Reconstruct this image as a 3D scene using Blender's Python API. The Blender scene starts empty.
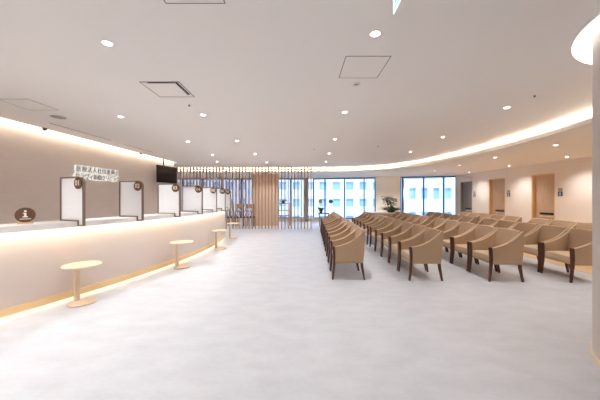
import bpy, bmesh, math, random
from mathutils import Vector, Matrix
random.seed(7)
C = bpy.context.scene.collection
PI = math.pi

# ------------------------------------------------------------------ materials
def lin(c):
    return tuple(((v / 255) / 12.92 if v / 255 <= 0.04045 else ((v / 255 + 0.055) / 1.055) ** 2.4) for v in c)

def mat(name, rgb, rough=0.6, metal=0.0, spec=0.4, var=0.0, scale=8.0, stretch=(1, 1, 1), bump=0.0, rgb2=None, detail=3.0, coords='Object', sheen=0.0):
    m = bpy.data.materials.new(name); m.use_nodes = True
    nt = m.node_tree; b = nt.nodes['Principled BSDF']
    col = lin(rgb)
    b.inputs['Base Color'].default_value = (*col, 1)
    b.inputs['Roughness'].default_value = rough
    b.inputs['Metallic'].default_value = metal
    b.inputs['Specular IOR Level'].default_value = spec
    if sheen: b.inputs['Sheen Weight'].default_value = sheen
    if var or rgb2 or bump:
        tc = nt.nodes.new('ShaderNodeTexCoord'); mp = nt.nodes.new('ShaderNodeMapping')
        mp.inputs['Scale'].default_value = stretch
        nz = nt.nodes.new('ShaderNodeTexNoise'); nz.inputs['Scale'].default_value = scale; nz.inputs['Detail'].default_value = detail
        nt.links.new(tc.outputs[coords], mp.inputs[0]); nt.links.new(mp.outputs[0], nz.inputs['Vector'])
        if var or rgb2:
            rp = nt.nodes.new('ShaderNodeValToRGB')
            c2 = lin(rgb2) if rgb2 else tuple(max(0, v * (1 - var)) for v in col)
            c1 = col if rgb2 else tuple(min(1, v * (1 + var)) for v in col)
            rp.color_ramp.elements[0].position = 0.32; rp.color_ramp.elements[1].position = 0.68
            rp.color_ramp.elements[0].color = (*c2, 1); rp.color_ramp.elements[1].color = (*c1, 1)
            nt.links.new(nz.outputs['Fac'], rp.inputs[0]); nt.links.new(rp.outputs[0], b.inputs['Base Color'])
        if bump:
            bp = nt.nodes.new('ShaderNodeBump'); bp.inputs['Strength'].default_value = bump; bp.inputs['Distance'].default_value = 0.01
            nt.links.new(nz.outputs['Fac'], bp.inputs['Height']); nt.links.new(bp.outputs[0], b.inputs['Normal'])
    return m

def emit(name, rgb, strength):
    m = bpy.data.materials.new(name); m.use_nodes = True
    nt = m.node_tree; nt.nodes.clear()
    o = nt.nodes.new('ShaderNodeOutputMaterial'); e = nt.nodes.new('ShaderNodeEmission')
    e.inputs[0].default_value = (*lin(rgb), 1); e.inputs[1].default_value = strength
    nt.links.new(e.outputs[0], o.inputs[0])
    return m

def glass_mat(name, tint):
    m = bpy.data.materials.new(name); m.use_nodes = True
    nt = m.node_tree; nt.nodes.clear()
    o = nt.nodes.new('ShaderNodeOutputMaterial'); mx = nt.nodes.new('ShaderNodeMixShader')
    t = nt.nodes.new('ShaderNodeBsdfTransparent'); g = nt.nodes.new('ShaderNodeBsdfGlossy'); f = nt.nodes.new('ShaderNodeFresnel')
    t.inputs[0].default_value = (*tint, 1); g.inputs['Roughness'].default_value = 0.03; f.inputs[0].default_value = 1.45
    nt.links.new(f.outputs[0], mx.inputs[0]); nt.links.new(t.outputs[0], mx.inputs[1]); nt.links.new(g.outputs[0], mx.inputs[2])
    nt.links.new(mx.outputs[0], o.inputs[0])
    return m

def floor_mat():
    m = mat('floor_vinyl', (222, 220, 221), rough=0.38, spec=0.45)
    nt = m.node_tree; b = nt.nodes['Principled BSDF']
    tc = nt.nodes.new('ShaderNodeTexCoord')
    def noise(scale, st, det):
        mp = nt.nodes.new('ShaderNodeMapping'); mp.inputs['Scale'].default_value = st
        n = nt.nodes.new('ShaderNodeTexNoise'); n.inputs['Scale'].default_value = scale; n.inputs['Detail'].default_value = det
        nt.links.new(tc.outputs['Object'], mp.inputs[0]); nt.links.new(mp.outputs[0], n.inputs['Vector'])
        return n
    n1 = noise(3.2, (1, 1.8, 1), 6); n2 = noise(22, (1, 2.4, 1), 4)
    ad = nt.nodes.new('ShaderNodeMath'); ad.operation = 'MULTIPLY_ADD'; ad.inputs[1].default_value = 0.45
    nt.links.new(n2.outputs['Fac'], ad.inputs[0]); nt.links.new(n1.outputs['Fac'], ad.inputs[2])
    rp = nt.nodes.new('ShaderNodeValToRGB')
    e = rp.color_ramp.elements
    e[0].position = 0.50; e[0].color = (*lin(FLOOR_DARK), 1)
    e[1].position = 0.95; e[1].color = (*lin(FLOOR_LIGHT), 1)
    nt.links.new(ad.outputs[0], rp.inputs[0]); nt.links.new(rp.outputs[0], b.inputs['Base Color'])
    return m

FLOOR_DARK, FLOOR_LIGHT = (192, 195, 203), (206, 209, 216)
M = {}
M['floor'] = floor_mat()
M['wood_floor'] = mat('corridor_wood_floor', (222, 190, 148), rough=0.4, scale=5, stretch=(6, 0.6, 1), rgb2=(206, 170, 128))
M['ceiling'] = mat('ceiling_paint', (241, 237, 232), rough=0.9, spec=0.1)
M['wall'] = mat('wall_white_paint', (240, 233, 226), rough=0.8, spec=0.2, var=0.01, scale=3)
M['taupe'] = mat('wall_taupe_paper', (220, 207, 197), rough=0.75, spec=0.2, var=0.02, scale=4, stretch=(1, 1, 6))
M['column'] = mat('column_paint', (203, 195, 189), rough=0.7, spec=0.2)
M['pier'] = mat('pier_cream_paint', (246, 236, 218), rough=0.8, spec=0.2)
M['counter_face'] = mat('counter_face_laminate', (216, 203, 195), rough=0.45, spec=0.35)
M['counter_top'] = mat('counter_top_stone', (232, 230, 228), rough=0.35, spec=0.4, var=0.015, scale=20)
M['light_wood'] = mat('light_oak', (222, 190, 150), rough=0.5, scale=6, stretch=(1, 1, 10), rgb2=(208, 172, 130))
M['pale_wood'] = mat('pale_oak_trim', (228, 212, 184), rough=0.5)
M['band_wood'] = mat('counter_band_oak', (236, 206, 156), rough=0.5)
M['oak_h'] = mat('light_oak_rounds', (224, 202, 178), rough=0.45, scale=5, stretch=(9, 1, 1), rgb2=(214, 190, 164))
M['door_wood'] = mat('door_oak', (208, 182, 156), rough=0.5, scale=5, stretch=(14, 14, 0.5), rgb2=(188, 158, 132), detail=5)
M['jamb_wood'] = mat('jamb_oak', (232, 202, 156), rough=0.5, scale=5, stretch=(12, 12, 0.6), rgb2=(218, 184, 136))
M['slat_wood'] = mat('slat_wood', (200, 166, 138), rough=0.55, scale=6, stretch=(8, 8, 0.5), rgb2=(182, 146, 118))
M['partition_wood'] = mat('partition_wood', (228, 204, 182), rough=0.55, scale=4, stretch=(8, 8, 0.5), rgb2=(216, 190, 166))
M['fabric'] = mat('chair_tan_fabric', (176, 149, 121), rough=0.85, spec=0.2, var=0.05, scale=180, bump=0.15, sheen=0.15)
M['fabric_toplit'] = mat('chair_tan_fabric_toplit', (196, 170, 141), rough=0.85, spec=0.2, var=0.05, scale=180, bump=0.15, sheen=0.15)  # same tan fabric, lightened to paint in light falling on the seats
M['walnut'] = mat('dark_walnut', (96, 58, 44), rough=0.35, scale=8, stretch=(6, 6, 0.6), rgb2=(74, 44, 34))
M['bronze'] = mat('brown_frame_metal', (132, 112, 98), rough=0.45, metal=0.1)
M['badge'] = mat('brown_badge', (98, 68, 50), rough=0.45, var=0.08, scale=12, stretch=(1, 1, 5))
M['badge_text'] = mat('badge_lettering', (238, 222, 202), rough=0.5)
M['white_panel'] = mat('white_partition_panel', (248, 249, 250), rough=0.35)
M['white_letter'] = mat('white_letter_backing', (246, 242, 236), rough=0.5)
M['brown_letter'] = mat('brown_letter_face', (100, 78, 64), rough=0.5)
M['black_gloss'] = mat('black_screen', (10, 12, 16), rough=0.08, spec=0.6)
M['black'] = mat('black_plastic', (26, 25, 25), rough=0.5)
M['dark_grey'] = mat('dark_grey_metal', (70, 72, 76), rough=0.5, metal=0.3)
M['grey_metal'] = mat('window_frame_metal', (84, 108, 136), rough=0.45, metal=0.2)
M['grey'] = mat('grey_plastic', (150, 148, 146), rough=0.6)
M['line'] = mat('panel_joint_grey', (128, 120, 113), rough=0.8)
M['white_plastic'] = mat('white_plastic', (236, 233, 229), rough=0.5)
M['grey_door'] = mat('grey_door_paint', (150, 146, 142), rough=0.5, scale=5, stretch=(10, 10, 0.5), rgb2=(136, 132, 128))
M['blue_sign'] = mat('blue_sign_plate', (62, 84, 116), rough=0.4)
M['tan_sign'] = mat('taupe_sign_plate', (176, 158, 142), rough=0.4)
M['leaf'] = mat('leaf_green', (78, 116, 74), rough=0.5, scale=20, rgb2=(48, 82, 52))
M['leaf2'] = mat('leaf_green_light', (104, 132, 84), rough=0.5, scale=20, rgb2=(70, 100, 62))
M['stem'] = mat('plant_stem', (104, 84, 58), rough=0.7)
M['soil_pot'] = mat('dark_planter', (86, 88, 82), rough=0.6)
_b = M['white_panel'].node_tree
_t = _b.nodes.new('ShaderNodeBsdfTranslucent'); _t.inputs[0].default_value = (.96, .97, .98, 1)
_m = _b.nodes.new('ShaderNodeMixShader'); _m.inputs[0].default_value = 0.55
_b.links.new(_b.nodes['Principled BSDF'].outputs[0], _m.inputs[1]); _b.links.new(_t.outputs[0], _m.inputs[2])
_b.links.new(_m.outputs[0], _b.nodes['Material Output'].inputs[0])
M['glass'] = glass_mat('window_glass', (0.84, 0.92, 1.0))
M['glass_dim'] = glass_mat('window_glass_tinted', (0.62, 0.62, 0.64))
M['facade'] = mat('facade_white', (206, 217, 233), rough=0.8, var=0.05, scale=0.6)
M['facade_glass'] = mat('facade_blue_glass', (150, 180, 216), rough=0.5, var=0.12, scale=0.4)
M['lamp'] = emit('downlight_lens_light', (255, 246, 232), 9)
M['cove'] = emit('cove_led_light', (255, 240, 218), 16)
M['cove_wall'] = emit('wall_cove_led_light', (255, 238, 216), 9.5)
M['under'] = emit('counter_led_light', (255, 243, 222), 8)
M['plinth_led'] = emit('plinth_led_light', (255, 240, 205), 2.6)
M['ring'] = emit('ring_light_diffuser', (255, 246, 230), 1.5)
M['letter_halo'] = emit('backlit_letter_edge', (255, 249, 240), 0.42)
M['exit_green'] = emit('exit_sign_green', (40, 190, 140), 1.0)
M['exit_white'] = emit('exit_sign_white', (225, 255, 245), 1.1)

# ------------------------------------------------------------------ mesh builder
class MB:
    def __init__(s): s.bm = bmesh.new()
    def box(s, lo, hi, rot=None):
        x0, y0, z0 = lo; x1, y1, z1 = hi
        vs = [Vector(p) for p in ((x0,y0,z0),(x1,y0,z0),(x1,y1,z0),(x0,y1,z0),(x0,y0,z1),(x1,y0,z1),(x1,y1,z1),(x0,y1,z1))]
        if rot is not None: vs = [rot @ v for v in vs]
        v = [s.bm.verts.new(p) for p in vs]
        for f in ((0,3,2,1),(4,5,6,7),(0,1,5,4),(1,2,6,5),(2,3,7,6),(3,0,4,7)): s.bm.faces.new([v[i] for i in f])
        return s
    def prism(s, pts, d, a, b):
        """polygon pts (2D) extruded; d = axis of extrusion 'x','y','z' from a to b"""
        def P(p, t):
            return {'z': (p[0], p[1], t), 'y': (p[0], t, p[1]), 'x': (t, p[0], p[1])}[d]
        A = [s.bm.verts.new(P(p, a)) for p in pts]; B = [s.bm.verts.new(P(p, b)) for p in pts]
        s.bm.faces.new(A[::-1]); s.bm.faces.new(B)
        n = len(pts)
        for i in range(n): s.bm.faces.new((A[i], A[(i+1) % n], B[(i+1) % n], B[i]))
        return s
    def ring_prism(s, outer, inner, a, b):
        """closed frame between two same-length polygons in x,z, extruded along y"""
        n = len(outer)
        V = [[s.bm.verts.new((p[0], t, p[1])) for p in poly] for t in (a, b) for poly in (outer, inner)]
        oa, ia, ob, ib = V
        for i in range(n):
            j = (i+1) % n
            for q in ((oa[i],oa[j],ia[j],ia[i]), (ob[j],ob[i],ib[i],ib[j]), (oa[j],oa[i],ob[i],ob[j]), (ia[i],ia[j],ib[j],ib[i])): s.bm.faces.new(q)
        return s
    def lathe(s, prof, c=(0, 0, 0), n=32, axis='z'):
        """profile of (r, t) revolved; closed with caps when r > 0 at the ends"""
        rings = []
        for r, t in prof:
            ring = []
            for k in range(n):
                a = 2*PI*k/n
                p = (r*math.cos(a), r*math.sin(a), t)
                if axis == 'y': p = (p[0], p[2], p[1])
                if axis == 'x': p = (p[2], p[0], p[1])
                ring.append(s.bm.verts.new((p[0]+c[0], p[1]+c[1], p[2]+c[2])))
            rings.append(ring)
        for i in range(len(rings)-1):
            for k in range(n):
                s.bm.faces.new((rings[i][k], rings[i][(k+1) % n], rings[i+1][(k+1) % n], rings[i+1][k]))
        s.bm.faces.new(rings[0][::-1]); s.bm.faces.new(rings[-1])
        return s
    def sweep(s, path, sizes, n=4, up=Vector((0, 1, 0))):
        """tapered bar along path; sizes = (half width along 'up', half depth) per point; n=4 square, else round"""
        rings = []
        for i, p in enumerate(path):
            p = Vector(p)
            t = (Vector(path[min(i+1, len(path)-1)]) - Vector(path[max(i-1, 0)])).normalized()
            u = (up - t*up.dot(t)).normalized(); w = t.cross(u)
            a, b = sizes[i]
            if n == 4: offs = ((-a,-b),(a,-b),(a,b),(-a,b))
            else: offs = [(a*math.cos(2*PI*k/n), b*math.sin(2*PI*k/n)) for k in range(n)]
            rings.append([s.bm.verts.new(p + u*x + w*y) for x, y in offs])
        m = len(rings[0])
        for i in range(len(rings)-1):
            for k in range(m): s.bm.faces.new((rings[i][k], rings[i][(k+1) % m], rings[i+1][(k+1) % m], rings[i+1][k]))
        s.bm.faces.new(rings[0][::-1]); s.bm.faces.new(rings[-1])
        return s
    def arc(s, c, r0, r1, z0, z1, t0, t1, n):
        """curved block between radii r0 < r1 about centre c"""
        st = []
        for i in range(n+1):
            t = t0 + (t1-t0)*i/n
            st.append([s.bm.verts.new((c[0]+r*math.cos(t), c[1]+r*math.sin(t), z)) for r, z in ((r0,z0),(r1,z0),(r1,z1),(r0,z1))])
        for i in range(n):
            for k in range(4): s.bm.faces.new((st[i][k], st[i][(k+1) % 4], st[i+1][(k+1) % 4], st[i+1][k]))
        s.bm.faces.new(st[0][::-1]); s.bm.faces.new(st[-1])
        return s
    def ribbon(s, left, right, z0, z1):
        """closed block between two polylines"""
        st = [[s.bm.verts.new((p[0], p[1], z0)), s.bm.verts.new((q[0], q[1], z0)), s.bm.verts.new((q[0], q[1], z1)), s.bm.verts.new((p[0], p[1], z1))] for p, q in zip(left, right)]
        for i in range(len(st)-1):
            for k in range(4): s.bm.faces.new((st[i][k], st[i][(k+1) % 4], st[i+1][(k+1) % 4], st[i+1][k]))
        s.bm.faces.new(st[0][::-1]); s.bm.faces.new(st[-1])
        return s
    def leaf(s, base, direc, length, width, droop=0.3):
        d = Vector(direc).normalized(); side = d.cross(Vector((0, 0, 1)))
        side = side.normalized() if side.length > 1e-3 else Vector((1, 0, 0))
        nrm = side.cross(d)
        base = Vector(base); L, R, Cn = [], [], []
        for i in range(5):
            t = i/4; w = width*0.5*math.sin(PI*min(0.97, t*0.93+0.06))
            c = base + d*length*t - Vector((0, 0, 1))*droop*length*t*t
            Cn.append(s.bm.verts.new(c - nrm*w*0.25)); L.append(s.bm.verts.new(c + side*w)); R.append(s.bm.verts.new(c - side*w))
        for i in range(4):
            s.bm.faces.new((L[i], L[i+1], Cn[i+1], Cn[i])); s.bm.faces.new((Cn[i], Cn[i+1], R[i+1], R[i]))
        return s
    def build(s, name, m, parent=None, bevel=0, seg=2, smooth=False, loc=None):
        bmesh.ops.recalc_face_normals(s.bm, faces=s.bm.faces)
        me = bpy.data.meshes.new(name); s.bm.to_mesh(me); s.bm.free()
        me.materials.append(m)
        o = bpy.data.objects.new(name, me); C.objects.link(o)
        if smooth:
            for p in me.polygons: p.use_smooth = True
            sa = 35
            try: me.set_sharp_from_angle(angle=math.radians(sa))
            except Exception: pass
        if bevel:
            b = o.modifiers.new('bevel', 'BEVEL'); b.width = bevel; b.segments = seg; b.limit_method = 'ANGLE'; b.angle_limit = math.radians(40)
            for p in me.polygons: p.use_smooth = True
            w = o.modifiers.new('wn', 'WEIGHTED_NORMAL'); w.keep_sharp = False
        if parent: o.parent = parent
        if loc: o.location = loc
        return o

def tag(o, label, cat, group=None, kind=None):
    o['label'] = label; o['category'] = cat
    if group: o['group'] = group
    o['kind'] = kind or 'thing'
    return o
def thing(name, label, cat, loc=(0, 0, 0), rz=0, group=None):
    o = bpy.data.objects.new(name, None); C.objects.link(o)
    o.location = loc; o.rotation_euler = (0, 0, rz); o.empty_display_size = 0.1
    return tag(o, label, cat, group)
def struct(o, label=None):
    o['kind'] = 'structure'
    if label: o['label'] = label
    return o
def dup(root, label, loc, rz=None):
    r = root.copy(); C.objects.link(r); r.location = loc
    if rz is not None: r.rotation_euler = (0, 0, rz)
    r['label'] = label
    for ch in root.children:
        c = ch.copy(); C.objects.link(c); c.parent = r
        for g in ch.children:
            d = g.copy(); C.objects.link(d); d.parent = c
    return r
def text_mesh(name, body, size, m, parent, loc, rot, extrude=0.003, offset=0.0, width=None, align='CENTER'):
    cu = bpy.data.curves.new(name, 'FONT'); cu.body = body; cu.size = size; cu.extrude = extrude; cu.offset = offset
    cu.align_x = align; cu.align_y = 'CENTER'; cu.resolution_u = 3
    t = bpy.data.objects.new(name, cu); C.objects.link(t)
    bpy.context.view_layer.update()
    dg = bpy.context.evaluated_depsgraph_get()
    me = bpy.data.meshes.new_from_object(t.evaluated_get(dg))
    C.objects.unlink(t); bpy.data.objects.remove(t)
    me.materials.clear(); me.materials.append(m); me.name = name
    if width:
        xs = [v.co.x for v in me.vertices]; k = width/(max(xs)-min(xs))
        for v in me.vertices: v.co.x *= k
    o = bpy.data.objects.new(name, me); C.objects.link(o)
    o.parent = parent; o.location = loc; o.rotation_euler = rot
    return o
def smooth_line(pts, n=8):
    out = []
    P = [Vector(p) for p in pts]
    for i in range(len(P)-1):
        p0, p1, p2, p3 = P[max(i-1, 0)], P[i], P[i+1], P[min(i+2, len(P)-1)]
        for k in range(n):
            t = k/n
            out.append(0.5*((2*p1)+(p2-p0)*t+(2*p0-5*p1+4*p2-p3)*t*t+(3*p1-p0-3*p2+p3)*t**3))
    out.append(P[-1]); return out
def offset_line(pts, d):
    out = []
    for i, p in enumerate(pts):
        t = (pts[min(i+1, len(pts)-1)]-pts[max(i-1, 0)]).normalized()
        out.append(p + Vector((t.y, -t.x))*d)
    return out
def inset_poly(pts, d):
    """mitred inward offset of a counter-clockwise polygon"""
    n = len(pts); out = []
    for i in range(n):
        a, b, c = Vector(pts[i-1]), Vector(pts[i]), Vector(pts[(i+1) % n])
        e1, e2 = (b-a).normalized(), (c-b).normalized()
        n1, n2 = Vector((-e1.y, e1.x)), Vector((-e2.y, e2.x))
        k = n1+n2
        out.append(b + k*(d/max(0.3, (1+n1.dot(n2)))))
    return out
# a pixel of the 600 x 400 frame on the horizontal plane z -> place in the room
F, HY, HZ = 267.0, 198.0, 1.4
ROW = math.atan(12/267)                     # the seating rows are turned by this much
def room(xr, yr, z=0.0):
    return Vector((xr*math.cos(ROW)+yr*math.sin(ROW), -xr*math.sin(ROW)+yr*math.cos(ROW), z))

HC, HL = 2.80, 2.60                         # main and lowered ceiling
YB = -4.0                                   # wall behind the camera
# ------------------------------------------------------------------ floor
MB().box((-9.6, YB-0.2, -0.15), (9.0, 17.0, 0.0)).build('floor', M['floor'])
struct(bpy.data.objects['floor'])
a, b = room(5.12, -3.5), room(5.12, 14.6)
struct(MB().prism([(a.x, a.y), (8.4, a.y), (8.4, 14.4), (b.x, b.y)], 'z', -0.02, 0.004).build('floor_corridor', M['wood_floor']))

# ------------------------------------------------------------------ ceilings
def wx(y): return -5.20 + 0.055*(y-4.6)     # ceiling edge above the reception back wall
SL = 0.13                                   # width of the light slot along that wall
mb = MB()
mb.prism([(wx(YB), YB), (9.0, YB), (9.0, 17), (-9.6, 17), (-9.6, 10.75), (wx(10.75)-SL, 10.75), (wx(10.6), 10.6)], 'z', HC, HC+0.05)
mb.prism([(wx(YB)-SL-0.1, YB), (wx(YB)+0.3, YB), (wx(10.75)+0.3, 10.75), (wx(10.75)-SL-0.1, 10.75)], 'z', 2.97, 3.02)
struct(mb.build('ceiling', M['ceiling']))
lip = smooth_line([(3.7, YB), (4.0, -1.5), (4.3, 1.0), (4.5, 2.8), (4.62, 4.16), (4.80, 5.3), (4.86, 7.1), (4.62, 9.3), (4.10, 10.75), (3.28, 11.62), (2.2, 12.1), (0.7, 12.36), (-2.0, 12.46), (-5.0, 12.48), (-9.6, 12.48)], 6)
struct(MB().prism([tuple(p) for p in lip] + [(-9.6, 17), (9.0, 17), (9.0, YB)], 'z', HL, HL+0.07).build('ceiling_lowered', M['ceiling']))
led0, led1 = offset_line(lip, 0.10), offset_line(lip, 0.14)
tag(MB().ribbon(led0, led1, HL+0.071, HL+0.086).build('cove_light', M['cove']), 'long curved warm light strip hidden on the edge of the lowered ceiling', 'light strip')
l0 = [Vector((wx(y)-0.002, y)) for y in (YB+0.1, 2, 6, 10.5)]; l1 = [Vector((wx(y)-0.012, y)) for y in (YB+0.1, 2, 6, 10.5)]
tag(MB().ribbon(l1, l0, HC+0.004, HC+0.05).build('cove_light', M['cove_wall']), 'straight warm light strip in the slot above the reception back wall', 'light strip')

# ------------------------------------------------------------------ walls
y0, y1 = YB, 10.6
struct(MB().prism([(wx(y0)-SL, y0), (wx(y1)-SL, y1), (wx(y1)-SL-0.2, y1), (wx(y0)-SL-0.2, y0)], 'z', 0, 2.97).build('wall_left', M['taupe']))
struct(MB().box((-9.6, 10.4, 0), (wx(10.6)-SL-0.2, 10.6, HC)).build('wall_side_return', M['taupe']))
struct(MB().box((-9.8, 10.6, 0), (-9.6, 17, HC)).build('wall_far_left', M['wall']))
struct(MB().box((-6.5, YB-0.2, 0), (9.0, YB, 3.0)).build('wall_back', M['wall']))
DOORS = [(13.04, 13.97), (10.94, 11.87), (8.80, 9.69)]; DH = 2.225; RX = 8.4
mb = MB(); ys = [YB] + [v for d in sorted(DOORS) for v in d] + [14.45]
for i in range(0, len(ys), 2): mb.box((RX, ys[i], 0), (RX+0.25, ys[i+1], HL))
for d in DOORS: mb.box((RX, d[0], DH), (RX+0.25, d[1], HL))
struct(mb.build('wall_right', M['wall']))
mb = MB()
for i in range(0, len(ys), 2): mb.box((RX-0.012, ys[i], 0.004), (RX, ys[i+1], 0.064))
struct(mb.build('baseboard_right', M['light_wood']))

# window wall: straight behind the slats, then a slanting run
W0, W1 = Vector((0.8, 16.4)), Vector((8.63, 14.39)); WD = (W1-W0).normalized(); WN = Vector((WD.y, -WD.x))
wang = math.atan2(WD.y, WD.x)
def on_wall(s, off=0.0): return W0 + WD*s - Vector((-WD.y, WD.x))*off
SILL = 0.16
rot = Matrix.Translation((W0.x, W0.y, 0)) @ Matrix.Rotation(wang, 4, 'Z')
mb = MB(); mb.box((0, -0.10, 0), (8.4, 0.22, SILL), rot); mb.box((-10.4, 16.30, 0), (0.8, 16.62, SILL))
struct(mb.build('wall_far', M['wall']))
struct(MB().box((3.70, -0.35, 0), (5.02, 0.22, HL), rot).build('wall_pier', M['pier'], bevel=0.01))
mb = MB(); mb.box((8.07, -0.2, 0), (8.6, 0.22, HL), rot)
struct(mb.build('wall_corner', M['wall']))
struct(MB().box((0.28, 16.0, 0), (0.52, 16.4, HL)).build('wall_pillar', M['grey']))

def window(n, x0, x1, mull, mtx, label, gm='glass'):
    fr = MB(); w = 0.065
    fr.box((x0, -0.04, SILL), (x1, 0.06, SILL+0.05), mtx); fr.box((x0, -0.04, HL-0.07), (x1, 0.06, HL), mtx)
    for x in [x0+w/2] + mull + [x1-w/2]: fr.box((x-w/2, -0.05, SILL), (x+w/2, 0.07, HL), mtx)
    o = fr.build('window_%d' % n, M['grey_metal']); struct(o)
    xs = [x0] + mull + [x1]
    for a, b in zip(xs[:-1], xs[1:]):
        MB().box((a+w/2, 0.0, SILL+0.05), (b-w/2, 0.012, HL-0.07), mtx).build('glass_pane', M[gm], o)
    return o
mt0 = Matrix.Translation((0, 16.4, 0))
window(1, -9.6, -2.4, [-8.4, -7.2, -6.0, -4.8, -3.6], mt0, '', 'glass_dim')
window(2, -2.4, 0.28, [-1.5, -0.6], mt0, '')
window(3, 0.0, 3.70, [0.742, 1.917, 3.05], rot, '')
window(4, 5.02, 8.07, [5.16, 6.27, 7.28], rot, '')

# ------------------------------------------------------------------ doors in the right wall
def door(n, y0, y1, leafm, jambm):
    o = MB()
    o.box((RX-0.005, y1-0.05, 0), (RX+0.16, y1, DH)); o.box((RX-0.005, y0, 0), (RX+0.16, y0+0.03, DH)); o.box((RX-0.005, y0+0.03, DH-0.035), (RX+0.16, y1-0.05, DH))
    f = struct(o.build('door_%d' % n, jambm))
    lf = MB().box((RX+0.10, y0+0.03, 0.01), (RX+0.14, y1-0.05, DH-0.035)).build('door_leaf', leafm, f)
    h = MB().box((RX+0.055, y0+0.06, 0.83), (RX+0.075, y0+0.62, 0.895)); h.box((RX+0.075, y0+0.09, 0.85), (RX+0.10, y0+0.12, 0.875)); h.box((RX+0.075, y0+0.55, 0.85), (RX+0.10, y0+0.58, 0.875))
    h.build('door_handle', M['black'], lf)
    MB().box((RX+0.094, y0+0.05, 0.74), (RX+0.10, y0+0.64, 0.80)).build('handle_plate', M['white_plastic'], lf)
    return f
door(1, *DOORS[0], M['grey_door'], M['grey_door'])
door(2, *DOORS[1], M['door_wood'], M['jamb_wood'])
door(3, *DOORS[2], M['door_wood'], M['jamb_wood'])
for (d0, d1), wh in zip(DOORS, ('beside the grey door near the windows', 'beside the middle wooden door', 'beside the wooden door nearest the column')):
    yc = d0-0.19
    s = thing('door_sign', 'small taupe and blue room sign ' + wh, 'sign', (RX, yc, 1.55), 0, 'room signs beside the doors')
    MB().box((-0.012, -0.07, 0.07), (0, 0.07, 0.17)).build('name_plate', M['tan_sign'], s, bevel=0.002)
    p = MB().box((-0.012, -0.075, -0.09), (0, 0.075, 0.06)).build('picture_plate', M['blue_sign'], s, bevel=0.002)
    q = MB(); q.lathe([(0.001, -0.002), (0.016, -0.002), (0.016, 0), (0.001, 0)], (-0.0125, 0, 0.025), 14, 'x'); q.prism([(-0.025, -0.06), (0.025, -0.06), (0.018, 0.0), (-0.018, 0.0)], 'x', -0.0145, -0.0125)
    q.build('pictogram', M['white_plastic'], p)

# ------------------------------------------------------------------ round column, foreground right
CX, CY, CR = 3.26, 1.75, 0.908
struct(MB().lathe([(CR, 0), (CR, HC)], (CX, CY, 0), 72).build('column', M['column'], smooth=True))
struct(MB().lathe([(CR+0.012, 0), (CR+0.012, 0.055), (CR+0.001, 0.06)], (CX, CY, 0), 72).build('trim_1', M['pale_wood'], smooth=True))
rl = thing('ring_light', 'large round glowing ring light on the ceiling around the near column', 'light', (CX, CY, HC-0.001))
mb = MB(); n = 72
for (ra, rb, za, zb) in ((CR+0.004, CR+0.130, -0.02, 0.0),):
    mb.arc((0, 0), ra, rb, za, zb, 0, 2*PI-1e-4, n)
mb.build('diffuser', M['ring'], rl)
MB().arc((0, 0), CR+0.131, CR+0.14, -0.022, 0.0, 0, 2*PI-1e-4, n).build('rim', M['white_plastic'], rl)

# ------------------------------------------------------------------ reception counter
CC = (-13.34, 7.5); RW = 10.85
T0, T1 = -0.69, 0.193
def arcp(r, t, z=0): return Vector((CC[0]+r*math.cos(t), CC[1]+r*math.sin(t), z))
TOPZ = 1.08
ct = thing('reception_counter', 'long curved white reception counter glowing under its top along left wall', 'counter', arcp(RW, -0.1))
inv = Matrix.Translation(-arcp(RW, -0.1))
cl = (CC[0]-ct.location.x, CC[1]-ct.location.y)
MB().arc(cl, RW-0.05, RW, 0.115, 1.045, T0, T1, 90).build('front_panel', M['counter_face'], ct)
MB().arc(cl, 10.58, 11.03, 1.045, TOPZ, T0, T1+0.008, 90).arc(cl, 11.005, 11.03, 1.008, 1.045, T0, T1+0.008, 90).arc(cl, 10.58, 10.60, 0.97, 1.045, T0, T1+0.008, 90).build('countertop', M['counter_top'], ct)
MB().arc(cl, RW-0.05, RW+0.02, 0.034, 0.115, T0, T1, 90).build('wood_band', M['band_wood'], ct)
MB().arc(cl, RW-0.13, RW-0.09, 0.0, 0.115, T0, T1, 90).build('plinth', M['counter_top'], ct)
MB().arc(cl, RW+0.105, RW+0.15, 1.034, 1.0445, T0, T1, 90).build('light_strip', M['under'], ct)
MB().arc(cl, RW-0.035, RW-0.01, 0.024, 0.0335, T0, T1, 90).build('light_strip', M['plinth_led'], ct)
MB().arc(cl, 10.6, RW-0.05, 0.0, 1.01, T1-0.004, T1, 1).build('end_panel', M['partition_wood'], ct)

# partitions between the counter places
PT = [-.3585, -.2770, -.1945, -.1159, -.0386, .0338, .110]
outer = [(-.5, 1.083), (-.12, 1.083), (-.12, 1.02), (0, 1.02), (0, 1.6)]
for k in range(1, 9):
    t = PI/2*k/9; outer.append((-.09+.09*math.cos(t), 1.60+.09*math.sin(t)))
outer += [(-.09, 1.69), (-.5, 1.69)]
inner = inset_poly(outer, 0.018)
GP = 'numbered partitions on the reception counter'
def partition(i):
    num = '%02d' % (i+1)
    o = thing('counter_partition', 'white counter partition in brown frame with round brown badge %s' % num, 'partition', arcp(11.15, PT[i]), PT[i], GP)
    MB().ring_prism(outer, inner, -0.016, 0.016).build('frame', M['bronze'], o)
    MB().prism([tuple(p) for p in inset_poly(outer, 0.017)], 'y', -0.004, 0.004).build('panel', M['white_panel'], o)
    bd = MB().lathe([(0.001, -0.030), (0.076, -0.030), (0.08, -0.027), (0.08, -0.016), (0.001, -0.016)], (-.09, 0, 1.6), 36, 'y').build('badge', M['badge'], o)
    text_mesh('number', num, 0.10, M['badge_text'], bd, (-.09, -0.031, 1.6), (PI/2, 0, 0), 0.0015, 0.002)
for i in range(7): partition(i)

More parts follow.
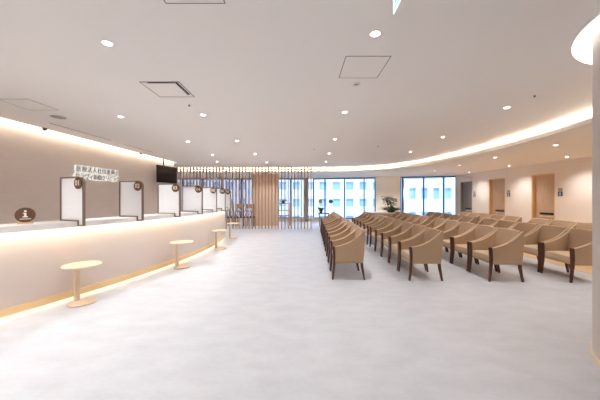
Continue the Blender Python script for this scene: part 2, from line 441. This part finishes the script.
# information sign on the counter
ip = Vector((-3.39, 3.295, TOPZ))
sg = thing('information_sign', 'round brown information sign with white letter i on light wood foot', 'sign', ip, math.radians(45.8))
MB().box((-.072, -.03, 0), (.072, .03, .022)).build('base', M['light_wood'], sg, bevel=0.004)
ds = MB().lathe([(0.001, -0.012), (0.088, -0.012), (0.092, -0.009), (0.092, 0.009), (0.088, 0.012), (0.001, 0.012)], (0, 0, 0.110), 40, 'y').build('disc', M['badge'], sg)
mb = MB(); mb.lathe([(0.001, -0.0155), (0.012, -0.0155), (0.012, -0.0125), (0.001, -0.0125)], (0, 0, 0.158), 18, 'y')
mb.box((-.010, -.0155, .092), (.010, -.0125, .138)); mb.box((-.020, -.0155, .126), (.0, -.0125, .138)); mb.box((-.024, -.0155, .082), (.024, -.0125, .094))
mb.build('letter', M['white_letter'], ds)
MB().box((-.05, -.0155, .058), (.05, -.0125, .066)).build('caption', M['badge_text'], ds)

# stools in front of the counter
def stool_at(o): pass
ST = [-.3608, -.1895, -.0154, .168]
SLB = ['round light wood stool before the counter, nearest the information sign', 'round light wood stool before the counter, second from the information sign',
       'round light wood stool before the counter, third from the information sign', 'round light wood stool at the far end of the counter']
st0 = thing('stool', SLB[0], 'stool', arcp(11.15, ST[0]), ST[0], 'stools along the counter')
MB().lathe([(0.001, .492), (.195, .492), (.213, .500), (.215, .510), (.208, .518), (.001, .518)], (0, 0, 0), 48).build('seat', M['oak_h'], st0, smooth=True)
MB().box((-.135, -.028, .02), (-.085, .028, .493)).build('post', M['oak_h'], st0, bevel=0.006)
MB().lathe([(0.001, 0), (.155, 0), (.16, .006), (.16, .016), (.153, .022), (.001, .022)], (0, 0, 0), 48).build('base', M['oak_h'], st0, smooth=True)
for i in range(1, 4): dup(st0, SLB[i], arcp(11.15, ST[i]), ST[i])

# clinic name in raised letters on the back wall
sy0, sy1 = 6.17, 7.58
wang2 = math.atan(0.055)
cs = thing('wall_sign', 'raised brown Japanese clinic lettering with white edges on taupe wall', 'sign', (wx((sy0+sy1)/2)-SL, (sy0+sy1)/2, 0), PI/2-wang2)
for body, z, w in (('医療法人社団進興会', 2.085, 1.36), ('セラヴィ新橋クリニック', 1.915, 1.40)):
    n = len(body); pitch = w/n
    for k, chx in enumerate(body):
        x = (k-(n-1)/2)*pitch
        bk = text_mesh('letter', chx, 0.152, M['letter_halo'], cs, (x, -0.022, z), (PI/2, 0, 0), 0.02, 0.014)
        text_mesh('letter_face', chx, 0.146, M['brown_letter'], bk, (x*0, 0, 0), (0, 0, 0), 0.004, 0.0).location = (0, 0, 0.025)

# television on an arm at the end of the wall
A, B = Vector((-4.80, 8.97)), Vector((-4.585, 9.94)); tc = (A+B)/2; L = (B-A).length; ta = math.atan2(B.y-A.y, B.x-A.x)
tv = thing('mounted_television', 'black flat television hung high at the end of the taupe wall', 'television', (tc.x, tc.y, 2.225), ta)
MB().box((-L/2, -.012, -.297), (L/2, .035, .297)).build('casing', M['black'], tv, bevel=0.006)
MB().box((-L/2+.012, -.0145, -.283), (L/2-.012, -.0122, .283)).build('screen', M['black_gloss'], tv)
mb = MB(); mb.box((-.1, .035, -.1), (.1, .06, .1)); mb.sweep([(0, .05, 0), (0, .16, 0)], [(.025, .025)]*2, up=Vector((1, 0, 0)))
mb.sweep([(0, .15, .0), (-.02, .15, .57)], [(.02, .02)]*2, 8, up=Vector((1, 0, 0)))
mb.build('bracket', M['black'], tv)

# ------------------------------------------------------------------ slatted screen
ss = thing('slat_screen', 'floor to ceiling screen of thin brown wooden slats at far side', 'screen', (-2.7, 12.1, 0))
NS = 46; sp = 0.1478
for i in range(NS):
    x = 0.50 - i*sp + 2.7
    MB().box((x-.025, -.03, 0.0), (x+.025, .03, HC-0.002)).build('slat', M['slat_wood'], ss)

# ------------------------------------------------------------------ waiting chairs
def chair_proto():
    o = thing('armchair', '', 'armchair', (0, 0, 0), 0, 'tan waiting room armchairs in rows')
    yw = 0.275
    # seat: crowned cushion
    mb = MB(); nx, ny = 6, 6
    def sx(u): return .028 + u*.45
    rows = []
    for i in range(nx+1):
        r = []
        for j in range(ny+1):
            u, v = i/nx, j/ny
            zz = .425 + .022*(1-(2*u-1)**4)*(1-(2*v-1)**4)
            r.append(mb.bm.verts.new((sx(u), -.25+.50*v, zz)))
        rows.append(r)
    low = [[mb.bm.verts.new((sx(i/nx), -.25+.50*j/ny, .325)) for j in range(ny+1)] for i in range(nx+1)]
    for i in range(nx):
        for j in range(ny):
            mb.bm.faces.new((rows[i][j], rows[i+1][j], rows[i+1][j+1], rows[i][j+1])); mb.bm.faces.new((low[i][j], low[i][j+1], low[i+1][j+1], low[i+1][j]))
    for i in range(nx):
        mb.bm.faces.new((rows[i][0], low[i][0], low[i+1][0], rows[i+1][0])); mb.bm.faces.new((rows[i][ny], rows[i+1][ny], low[i+1][ny], low[i][ny]))
    for j in range(ny):
        mb.bm.faces.new((rows[0][j], rows[0][j+1], low[0][j+1], low[0][j])); mb.bm.faces.new((rows[nx][j], low[nx][j], low[nx][j+1], rows[nx][j+1]))
    mb.build('seat', M['fabric_toplit'], o, bevel=0.022, seg=3)
    MB().box((.035, -.25, .292), (.50, .25, .33)).build('seat_rail', M['fabric'], o)
    # backrest: leaning shell, hollow to the front
    mb = MB(); n = 10; cols = []
    for j in range(n+1):
        y = -.256+.512*j/n; bow = .024*(1-(y/.256)**2)
        prof = [(.415, .42), (.440, .60), (.468, .74), (.498, .836), (.520, .848), (.545, .838), (.548, .70), (.535, .50), (.515, .292), (.455, .292)]
        cols.append([mb.bm.verts.new((px+bow, y, pz + (.006 if pz > .8 else 0)*(1-(y/.256)**2))) for px, pz in prof])
    for j in range(n):
        m_ = len(cols[0])
        for k in range(m_): mb.bm.faces.new((cols[j][k], cols[j][(k+1) % m_], cols[j+1][(k+1) % m_], cols[j+1][k]))
    mb.bm.faces.new(cols[0]); mb.bm.faces.new(cols[-1][::-1])
    mb.build('backrest', M['fabric'], o, smooth=True)
    # upholstered sides with a sweeping top edge
    top = [(.036, .566), (.10, .580), (.19, .607), (.27, .640), (.34, .682), (.41, .732), (.466, .780), (.515, .832), (.540, .844)]
    side = [(.036, .292), (.512, .292), (.534, .50), (.548, .70), (.552, .836)] + top[::-1]
    for s in (-1, 1):
        a_, b_ = sorted((s*.252, s*.308))
        MB().prism(side, 'y', a_, b_).build('arm', M['fabric'], o, bevel=0.014, seg=3)
    # legs: front ones run up as arm posts, all sabre-curved and tapered
    for s in (-1, 1):
        y = s*.284
        pf = [(-.002, y, 0), (.010, y, .12), (.022, y, .26), (.026, y, .38), (.020, y, .50), (.010, y, .576)]
        MB().sweep(pf, [(.014, .015), (.017, .018), (.021, .020), (.024, .021), (.026, .020), (.026, .018)]).build('leg', M['walnut'], o, bevel=0.004)
        pr = [(.540, y*.98, 0), (.517, y*.98, .12), (.498, y*.98, .22), (.490, y*.98, .31)]
        MB().sweep(pr, [(.014, .014), (.017, .018), (.020, .021), (.021, .022)]).build('leg', M['walnut'], o, bevel=0.004)
    return o
XR = [.357, 1.652, 2.965, 4.268, 5.575]
rown = ['the row nearest the counter', 'the second row from the counter', 'the middle row', 'the second row from the doors', 'the row nearest the doors']
ordn = ['nearest', 'second', 'third', 'fourth', 'farthest']
proto = chair_proto(); first = True
PITCH = 0.63
for r in range(5):
    for blk in (0, 1):
        for k in range(5):
            yr = 4.885 + PITCH*k + (3.5 if blk else 0)
            lab = 'tan armchair, %s of five in the %s block of %s' % (ordn[k], 'window-side' if blk else 'column-side', rown[r])
            p = room(XR[r], yr)
            if first:
                proto['label'] = lab; proto.location = p; proto.rotation_euler = (0, 0, -ROW); first = False
            else: dup(proto, lab, p, -ROW)

# ------------------------------------------------------------------ round planter table with plant
tb = thing('round_table', 'round white-topped table with wooden sides behind the armchairs', 'table', (3.76, 12.0, 0))
MB().lathe([(.001, .715), (.67, .715), (.68, .722), (.68, .755), (.67, .76), (.001, .76)], (0, 0, 0), 56).build('tabletop', M['white_plastic'], tb, smooth=True)
MB().arc((0, 0), .60, .66, .64, .715, 0, 2*PI-1e-4, 56).build('apron', M['light_wood'], tb)
for k in range(4):
    t = -PI/2+0.1+k*PI/2
    r_ = Matrix.Rotation(t, 4, 'Z')
    MB().box((.52, -.07, 0.0), (.60, .07, .715), r_).build('leg', M['light_wood'], tb, bevel=0.004)
pl = thing('potted_plant', 'leafy green plant in low planter on the round table', 'plant', (4.10, 12.0, .76))
MB().lathe([(.001, 0), (.14, 0), (.19, .09), (.18, .09), (.165, .075), (.001, .075)], (0, 0, 0), 28).build('planter', M['soil_pot'], pl, smooth=True)
rnd = random.Random(3)
mb = MB(); tops = []
for k in range(6):
    a_ = k*1.05+.3; q = Vector((.07*math.cos(a_), .07*math.sin(a_), .07)); lean = Vector((math.cos(a_)*.16-.1, math.sin(a_)*.12, .5+.28*rnd.random()))
    pth = [q + lean*t + Vector((0, 0, .08*t*(1-t))) for t in (0, .35, .7, 1)]
    mb.sweep(pth, [(.009, .009), (.008, .008), (.006, .006), (.004, .004)], 6); tops.append(pth)
mb.build('stem', M['stem'], pl)
m1, m2 = MB(), MB()
for pth in tops:
    for k in range(16):
        t = .45+.55*rnd.random(); b_ = pth[0].lerp(pth[3], t); a_ = rnd.random()*2*PI
        (m1 if rnd.random() < .65 else m2).leaf(b_, (math.cos(a_), math.sin(a_), .35*rnd.random()), .16+.10*rnd.random(), .11, .35)
for k in range(110):
    a_ = rnd.random()*2*PI; rr = .22*math.sqrt(rnd.random())
    (m1 if rnd.random() < .75 else m2).leaf((rr*math.cos(a_), rr*math.sin(a_), .07), (math.cos(a_), math.sin(a_)*.7, .35+.7*rnd.random()), .26+.22*rnd.random(), .075, .3)
m1.build('foliage', M['leaf'], pl); m2.build('foliage', M['leaf2'], pl)

# small side table with plant beyond the first row
sd = thing('side_table', 'small dark-topped side table beyond the row of armchairs nearest the counter', 'table', (1.16, 13.0, 0))
MB().box((-.26, -.2, .63), (.26, .2, .665)).build('tabletop', M['walnut'], sd, bevel=0.004)
for sx_ in (-1, 1):
    for sy_ in (-1, 1): MB().sweep([(sx_*.20, sy_*.15, 0), (sx_*.23, sy_*.17, .63)], [(.014, .014), (.018, .018)]).build('leg', M['light_wood'], sd)
pp = thing('potted_plant', 'small bushy plant in a dark pot on the side table', 'plant', (1.02, 13.0, .665))
MB().lathe([(.001, 0), (.07, 0), (.09, .14), (.08, .14), (.075, .12), (.001, .12)], (0, 0, 0), 24).build('pot', M['soil_pot'], pp, smooth=True)
mb = MB()
for k in range(90):
    a_ = rnd.random()*2*PI
    mb.leaf((.04*math.cos(a_), .04*math.sin(a_), .12+.08*rnd.random()), (math.cos(a_), math.sin(a_), .4+1.3*rnd.random()), .12+.14*rnd.random(), .05, .3)
mb.build('foliage', M['leaf'], pp)
# round marks on the window glass
for s, lab, m_ in ((.47, 'round brown disc on the window glass above the small plant', M['light_wood']), (1.10, 'round dark green disc on the window glass right of the brown one', M['leaf2'])):
    p = on_wall(s, 0.07)
    d = MB().lathe([(.001, -.008), (.125, -.008), (.13, 0), (.125, .008), (.001, .008)], (0, 0, 0), 32, 'y').build('window_disc', m_)
    d.location = (p.x, p.y, 1.19); d.rotation_euler = (0, 0, wang)
    tag(d, lab, 'window disc')

# ------------------------------------------------------------------ things behind the slats
struct(MB().box((-2.38, 13.5, 0), (-1.08, 13.6, HL)).build('wall_partition', M['partition_wood']))
sh = thing('shelf_unit', 'open wooden shelf unit standing behind the slat screen', 'shelf', (-.86, 13.75, 0))
for x in (-.37, .37): MB().box((x-.06, -.15, 0), (x+.06, .15, 1.13)).build('side_panel', M['slat_wood'], sh)
for z in (.48, .75, 1.10): MB().box((-.31, -.15, z), (.31, .15, z+.03)).build('shelf', M['walnut'], sh)
pp2 = thing('potted_plant', 'small green plant on top of the shelf unit behind the slats', 'plant', (-.83, 13.75, 1.13))
MB().lathe([(.001, 0), (.08, 0), (.10, .10), (.09, .10), (.085, .085), (.001, .085)], (0, 0, 0), 20).build('pot', M['soil_pot'], pp2, smooth=True)
mb = MB()
for k in range(60):
    a_ = rnd.random()*2*PI; mb.leaf((.05*math.cos(a_), .05*math.sin(a_), .09), (math.cos(a_), math.sin(a_), .3+rnd.random()), .12+.10*rnd.random(), .05, .3)
mb.build('foliage', M['leaf2'], pp2)
dt = thing('dining_table', 'brown table with dark legs behind the slat screen', 'table', (-2.95, 13.9, 0))
MB().box((-.55, -.35, .70), (.55, .35, .735)).build('tabletop', M['slat_wood'], dt)
for x in (-.5, .5):
    for y in (-.3, .3): MB().box((x-.025, y-.025, 0), (x+.025, y+.025, .70)).build('leg', M['black'], dt)
dcl = ['dark high-backed chair behind the slats at the left end of the table', 'dark high-backed chair behind the slats before the middle of the table', 'dark high-backed chair behind the slats beside the wooden partition']
dc = thing('dining_chair', dcl[0], 'chair', (-3.45, 13.3, 0), 0, 'dark chairs around the table behind the slats')
MB().box((-.20, -.2, .43), (.20, .2, .48)).build('seat', M['black'], dc, bevel=0.008)
MB().box((-.20, -.21, .92), (.20, -.18, 1.10)).build('backrest', M['slat_wood'], dc)
mb = MB()
for x in (-.12, -.04, .04, .12): mb.box((x-.012, -.205, .48), (x+.012, -.185, .92))
mb.build('back_spindles', M['black'], dc)
for x in (-.185, .185):
    MB().box((x-.018, -.21, 0), (x+.018, -.175, 1.10)).build('leg', M['black'], dc); MB().box((x-.018, .165, 0), (x+.018, .20, .43)).build('leg', M['black'], dc)
dup(dc, dcl[1], (-2.95, 13.28, 0)); dup(dc, dcl[2], (-2.45, 13.3, 0))

# ------------------------------------------------------------------ ceiling fittings
LIGHTS = []
def downlight_proto(r=.04):
    o = thing('downlight', '', 'ceiling light', (0, 0, 0), 0, 'round recessed downlights')
    MB().arc((0, 0), r, r+.012, -.006, 0, 0, 2*PI-1e-4, 28).build('trim_ring', M['white_plastic'], o)
    MB().lathe([(.001, -.003), (r, -.003), (r, 0), (.001, 0)], (0, 0, 0), 28).build('lens', M['lamp'], o)
    return o
MAIN = [((-1.74, 2.41), 'round downlight nearest on the left ceiling, before the square vent'), ((.64, 2.27), 'round downlight beside the ceiling hatch and the green exit sign'),
        ((.73, 4.35), 'round downlight beyond the ceiling hatch'), ((.83, 6.34), 'second round downlight beyond the ceiling hatch'), ((.92, 8.4), 'third round downlight beyond the ceiling hatch'), ((1.0, 10.3), 'farthest round downlight of the line over the first chair row'),
        ((-3.08, 4.59), 'round downlight between the square vent and the reception wall'), ((-1.63, 4.49), 'round downlight just beyond the square vent'), ((-2.78, 6.62), 'round downlight above the middle of the counter'),
        ((-2.85, 8.7), 'round downlight above the far partitions of the counter'), ((-3.2, 10.3), 'round downlight nearest the slat screen at the counter end'), ((-1.54, 6.52), 'round downlight above the middle of the open floor'), ((-1.43, 8.5), 'round downlight above the far half of the open floor'), ((-1.3, 10.5), 'round downlight above the floor before the wooden partition'),
        ((3.20, 4.13), 'round downlight above the near middle armchairs'), ((3.28, 6.13), 'round downlight above the second half of the near armchairs'), ((3.35, 8.1), 'round downlight above the window-side armchairs')]
OUT = [((5.80, 6.05), 'round downlight in the lowered ceiling nearest the column'), ((5.77, 7.9), 'round downlight in the lowered ceiling, second from the column'), ((5.85, 9.8), 'round downlight in the lowered ceiling, third from the column'), ((5.9, 11.7), 'round downlight in the lowered ceiling nearest the windows'),
       ((7.80, 7.8), 'wall-side downlight near the nearest wooden door'), ((7.80, 9.95), 'wall-side downlight between the two wooden doors'), ((7.80, 12.3), 'wall-side downlight near the grey door')]
HID = [(-1.74, .3), (-3.2, 2.4), (-3.4, .3), (-1.7, -2)]
HOUT = [(5.8, 4.1), (5.7, 2.0), (5.6, -.5), (7.8, 5.8)]
SOFT_FILL = [(-2.0, 12.85), (-1.3, 12.85), (-3.4, 12.95)]  # spots added to brighten the wooden partition, no fitting above them
SPILL_FILL = [(4.4, 13.6), (-6, 14.3), (-3.6, 14.3), (-.2, 14.2), (3, 14)]  # fill spots added behind the slats and near the pier, without fittings
dl = downlight_proto(); used = False
def put(p, z, lab, power, col=(1, .985, .975)):
    global used
    if lab:
        if not used: dl.location = (*p, z); dl['label'] = lab; used = True
        else: dup(dl, lab, (*p, z))
    la = bpy.data.lights.new('downlight_or_fill_beam', 'SPOT'); la.energy = power; la.color = col; la.spot_size = math.radians(125); la.spot_blend = 1.0; la.shadow_soft_size = 0.07  # beam of a downlight, also used for the added fill spots
    lo = bpy.data.objects.new('downlight_or_fill_beam', la); C.objects.link(lo); lo.location = (p[0], p[1], z-.02)
PM, PO, PS = 45, 52, 90
for p, lab in MAIN: put(p, HC, lab, PM*(1.5 if p[0] < -2.5 else 1))
for p, lab in OUT: put(p, HL, lab, PO, (1, .97, .93))
hb = ['behind the camera'] 
for i, p in enumerate(HID): put(p, HC, None, PM*(1.5 if p[0] < -2.5 else 1))
for i, p in enumerate(HOUT): put(p, HL, None, PO, (1, .97, .93))
for p in SOFT_FILL: put(p, HL, None, 26)
for i, p in enumerate(SPILL_FILL): put(p, HL, None, PS)

el = thing('ceiling_emergency_light', 'small dull round emergency light beside the ceiling hatch', 'ceiling light', (.69, 3.28, HC))
MB().arc((0, 0), .035, .05, -.008, 0, 0, 2*PI-1e-4, 24).build('trim_ring', M['white_plastic'], el)
MB().lathe([(.001, -.004), (.034, -.004), (.034, 0), (.001, 0)], (0, 0, 0), 24).build('lens', M['grey'], el)

def rect_frame(mb, x0, y0, x1, y1, w, za, zb):
    mb.box((x0, y0, za), (x1, y0+w, zb)); mb.box((x0, y1-w, za), (x1, y1, zb)); mb.box((x0, y0+w, za), (x0+w, y1-w, zb)); mb.box((x1-w, y0+w, za), (x1, y1-w, zb))
def hatch(label, x0, y0, x1, y1):
    cx_, cy_ = (x0+x1)/2, (y0+y1)/2
    o = thing('ceiling_hatch', label, 'ceiling hatch', (cx_, cy_, HC), 0, 'square hatches in the ceiling')
    mb = MB(); rect_frame(mb, x0-cx_, y0-cy_, x1-cx_, y1-cy_, .007, -.003, 0); mb.build('frame', M['line'], o)
    MB().box((x0-cx_+.007, y0-cy_+.007, -.002), (x1-cx_-.007, y1-cy_-.007, 0)).build('panel', M['ceiling'], o)
hatch('square ceiling hatch with thin grey outline beside the emergency light', .45, 2.63, .90, 3.11)
hatch('square ceiling hatch cut by the top of the picture', -.965, 1.46, -.535, 1.92)
hatch('square ceiling hatch above the information sign at the left', -4.29, 3.77, -3.84, 4.25)
vx, vy = -1.695, 3.45
vt = thing('ceiling_vent', 'square ceiling vent with dark open slots on two sides', 'vent', (vx, vy, HC))
mb = MB(); rect_frame(mb, -.24, -.24, .24, .24, .008, -.006, 0); mb.build('frame', M['line'], vt)
MB().box((-.232, -.232, -.003), (.232, .232, 0)).build('backing', M['ceiling'], vt)
MB().box((-.19, -.2, -.010), (.165, .195, -.003)).build('panel', M['ceiling'], vt)
mb = MB(); mb.box((-.15, -.228, -.005), (.215, -.206, -.003)); mb.box((.18, -.206, -.005), (.215, .16, -.003)); mb.build('slot', M['black'], vt)
spk = thing('ceiling_speaker', 'round grey speaker in the ceiling near the reception wall', 'speaker', (-4.18, 4.62, HC))
MB().lathe([(.001, -.006), (.09, -.006), (.095, 0), (.001, 0)], (0, 0, 0), 32).build('grille', M['grey'], spk)
MB().arc((0, 0), .095, .108, -.006, 0, 0, 2*PI-1e-4, 32).build('rim', M['grey'], spk)
for ya, yb, lab in ((4.98, 6.5, 'thin grey slot vent in the ceiling beside the reception wall, nearer one'), (6.95, 8.2, 'thin grey slot vent in the ceiling beside the reception wall, farther one')):
    ym = (ya+yb)/2
    o = MB().box((-.010, -(yb-ya)/2, -.004), (.010, (yb-ya)/2, 0)).build('slot_vent', M['line'])
    o.location = (wx(ym)+.50, ym, HC); o.rotation_euler = (0, 0, -wang2); tag(o, lab, 'vent', 'slot vents along the reception wall')
for y, lab in ((5.34, 'small black dome camera at the ceiling edge, nearer the information sign'), (8.3, 'small black dome camera at the ceiling edge before the television')):
    o = thing('security_camera', lab, 'camera', (wx(y)+.055, y, HC), 0, 'ceiling cameras by the reception wall')
    MB().lathe([(.001, -.016), (.045, -.016), (.045, 0), (.001, 0)], (0, 0, 0), 24).build('mount', M['dark_grey'], o)
    MB().lathe([(.004, -.056), (.018, -.053), (.030, -.042), (.037, -.028), (.038, -.016), (.001, -.016)], (0, 0, 0), 24).build('dome', M['black'], o, smooth=True)
for (x, y), lab in (((3.19, 3.63), 'tiny ceiling sprinkler near the column'), ((2.1, 7.19), 'tiny ceiling sprinkler above the second chair row'), ((-1.66, 4.0), 'tiny ceiling sprinkler beside the square vent'), ((.4, 7.6), 'tiny ceiling sprinkler above the open floor')):
    o = thing('ceiling_sprinkler', lab, 'sprinkler', (x, y, HC), 0, 'ceiling sprinklers')
    MB().lathe([(.001, -.004), (.028, -.004), (.028, 0), (.001, 0)], (0, 0, 0), 20).build('plate', M['white_plastic'], o)
    MB().lathe([(.001, -.028), (.012, -.028), (.008, -.004), (.001, -.004)], (0, 0, 0), 12).build('head', M['dark_grey'], o)
# exit sign
ex = thing('exit_sign', 'green and white emergency exit sign hung from ceiling at top edge', 'exit sign', (.635, 1.56, 2.60))
MB().box((-.020, -.20, 0), (.024, .20, .165)).build('housing', M['white_plastic'], ex, bevel=0.004)
fc = MB().box((-.024, -.19, .008), (-.0202, .19, .157)).build('face', M['exit_white'], ex)
mb = MB(); mb.box((-.0262, -.17, .02), (-.0242, -.09, .145)); mb.box((-.0262, -.06, .045), (-.0242, .15, .15)); mb.prism([(.06, .018), (.17, .018), (.17, .03), (.06, .03)], 'x', -.0262, -.0242)
mb.build('pictogram', M['exit_green'], fc)
mb = MB()
for y in (-.12, .12): mb.box((-.006, y-.006, .165), (.006, y+.006, .20))
mb.build('hanger', M['white_plastic'], ex)

# ------------------------------------------------------------------ outside: buildings across the street
def building(name, label, x0, x1, y, z0, z1, bayw, fl, depth=10):
    o = thing(name, label, 'building', ((x0+x1)/2, y, z0)); w = (x1-x0)/2; h = z1-z0
    MB().box((-w, .25, 0), (w, depth, h)).build('wall', M['facade_glass'], o)
    mb = MB(); z = 0
    while z < h:
        mb.box((-w, 0, z), (w, .25, min(h, z+fl*.55))); z += fl
    x = -w
    while x < w:
        mb.box((x, -.06, 0), (min(w, x+bayw*.45), .25, h)); x += bayw
    mb.build('facade', M['facade'], o)
building('office_building', 'pale office building across the street seen through the windows', -30, 9.5, 30, -12, 26, 1.5, 1.9)
building('office_building', 'white office building with close bays seen through the right windows', 10.5, 50, 27, -12, 24, 1.2, 2.4)
struct(MB().box((-60, 17.2, -12.3), (60, 60, -12)).build('ground', M['facade']))

# ------------------------------------------------------------------ daylight
w = bpy.data.worlds.new('daylight'); bpy.context.scene.world = w; w.use_nodes = True
bg = w.node_tree.nodes['Background']; bg.inputs[0].default_value = (.78, .88, 1, 1); bg.inputs[1].default_value = 1.2
su = bpy.data.lights.new('sun', 'SUN'); su.energy = 1.5; su.angle = .02; su.color = (1, .96, .9)
so = bpy.data.objects.new('sun', su); C.objects.link(so); so.rotation_euler = (math.radians(48), 0, math.radians(-20)); so.location = (0, -5, 20)

# ------------------------------------------------------------------ camera and view
cam = bpy.data.cameras.new('camera'); co = bpy.data.objects.new('camera', cam); C.objects.link(co)
co.location = (0, 0, HZ); co.rotation_euler = (PI/2, 0, 0)
cam.sensor_width = 36; cam.lens = F/600*36; cam.shift_y = -(200-HY)/600; cam.clip_end = 200; cam.clip_start = 0.05
sc = bpy.context.scene; sc.camera = co
sc.view_settings.view_transform = 'Standard'; sc.view_settings.look = 'None'; sc.view_settings.gamma = 1; sc.view_settings.use_curve_mapping = False
sc.view_settings.exposure = 1.12
cy = sc.cycles
cy.max_bounces = 14; cy.diffuse_bounces = 10; cy.glossy_bounces = 3; cy.transparent_max_bounces = 12
cy.use_denoising = True; cy.caustics_reflective = False; cy.caustics_refractive = False; cy.sample_clamp_indirect = 6
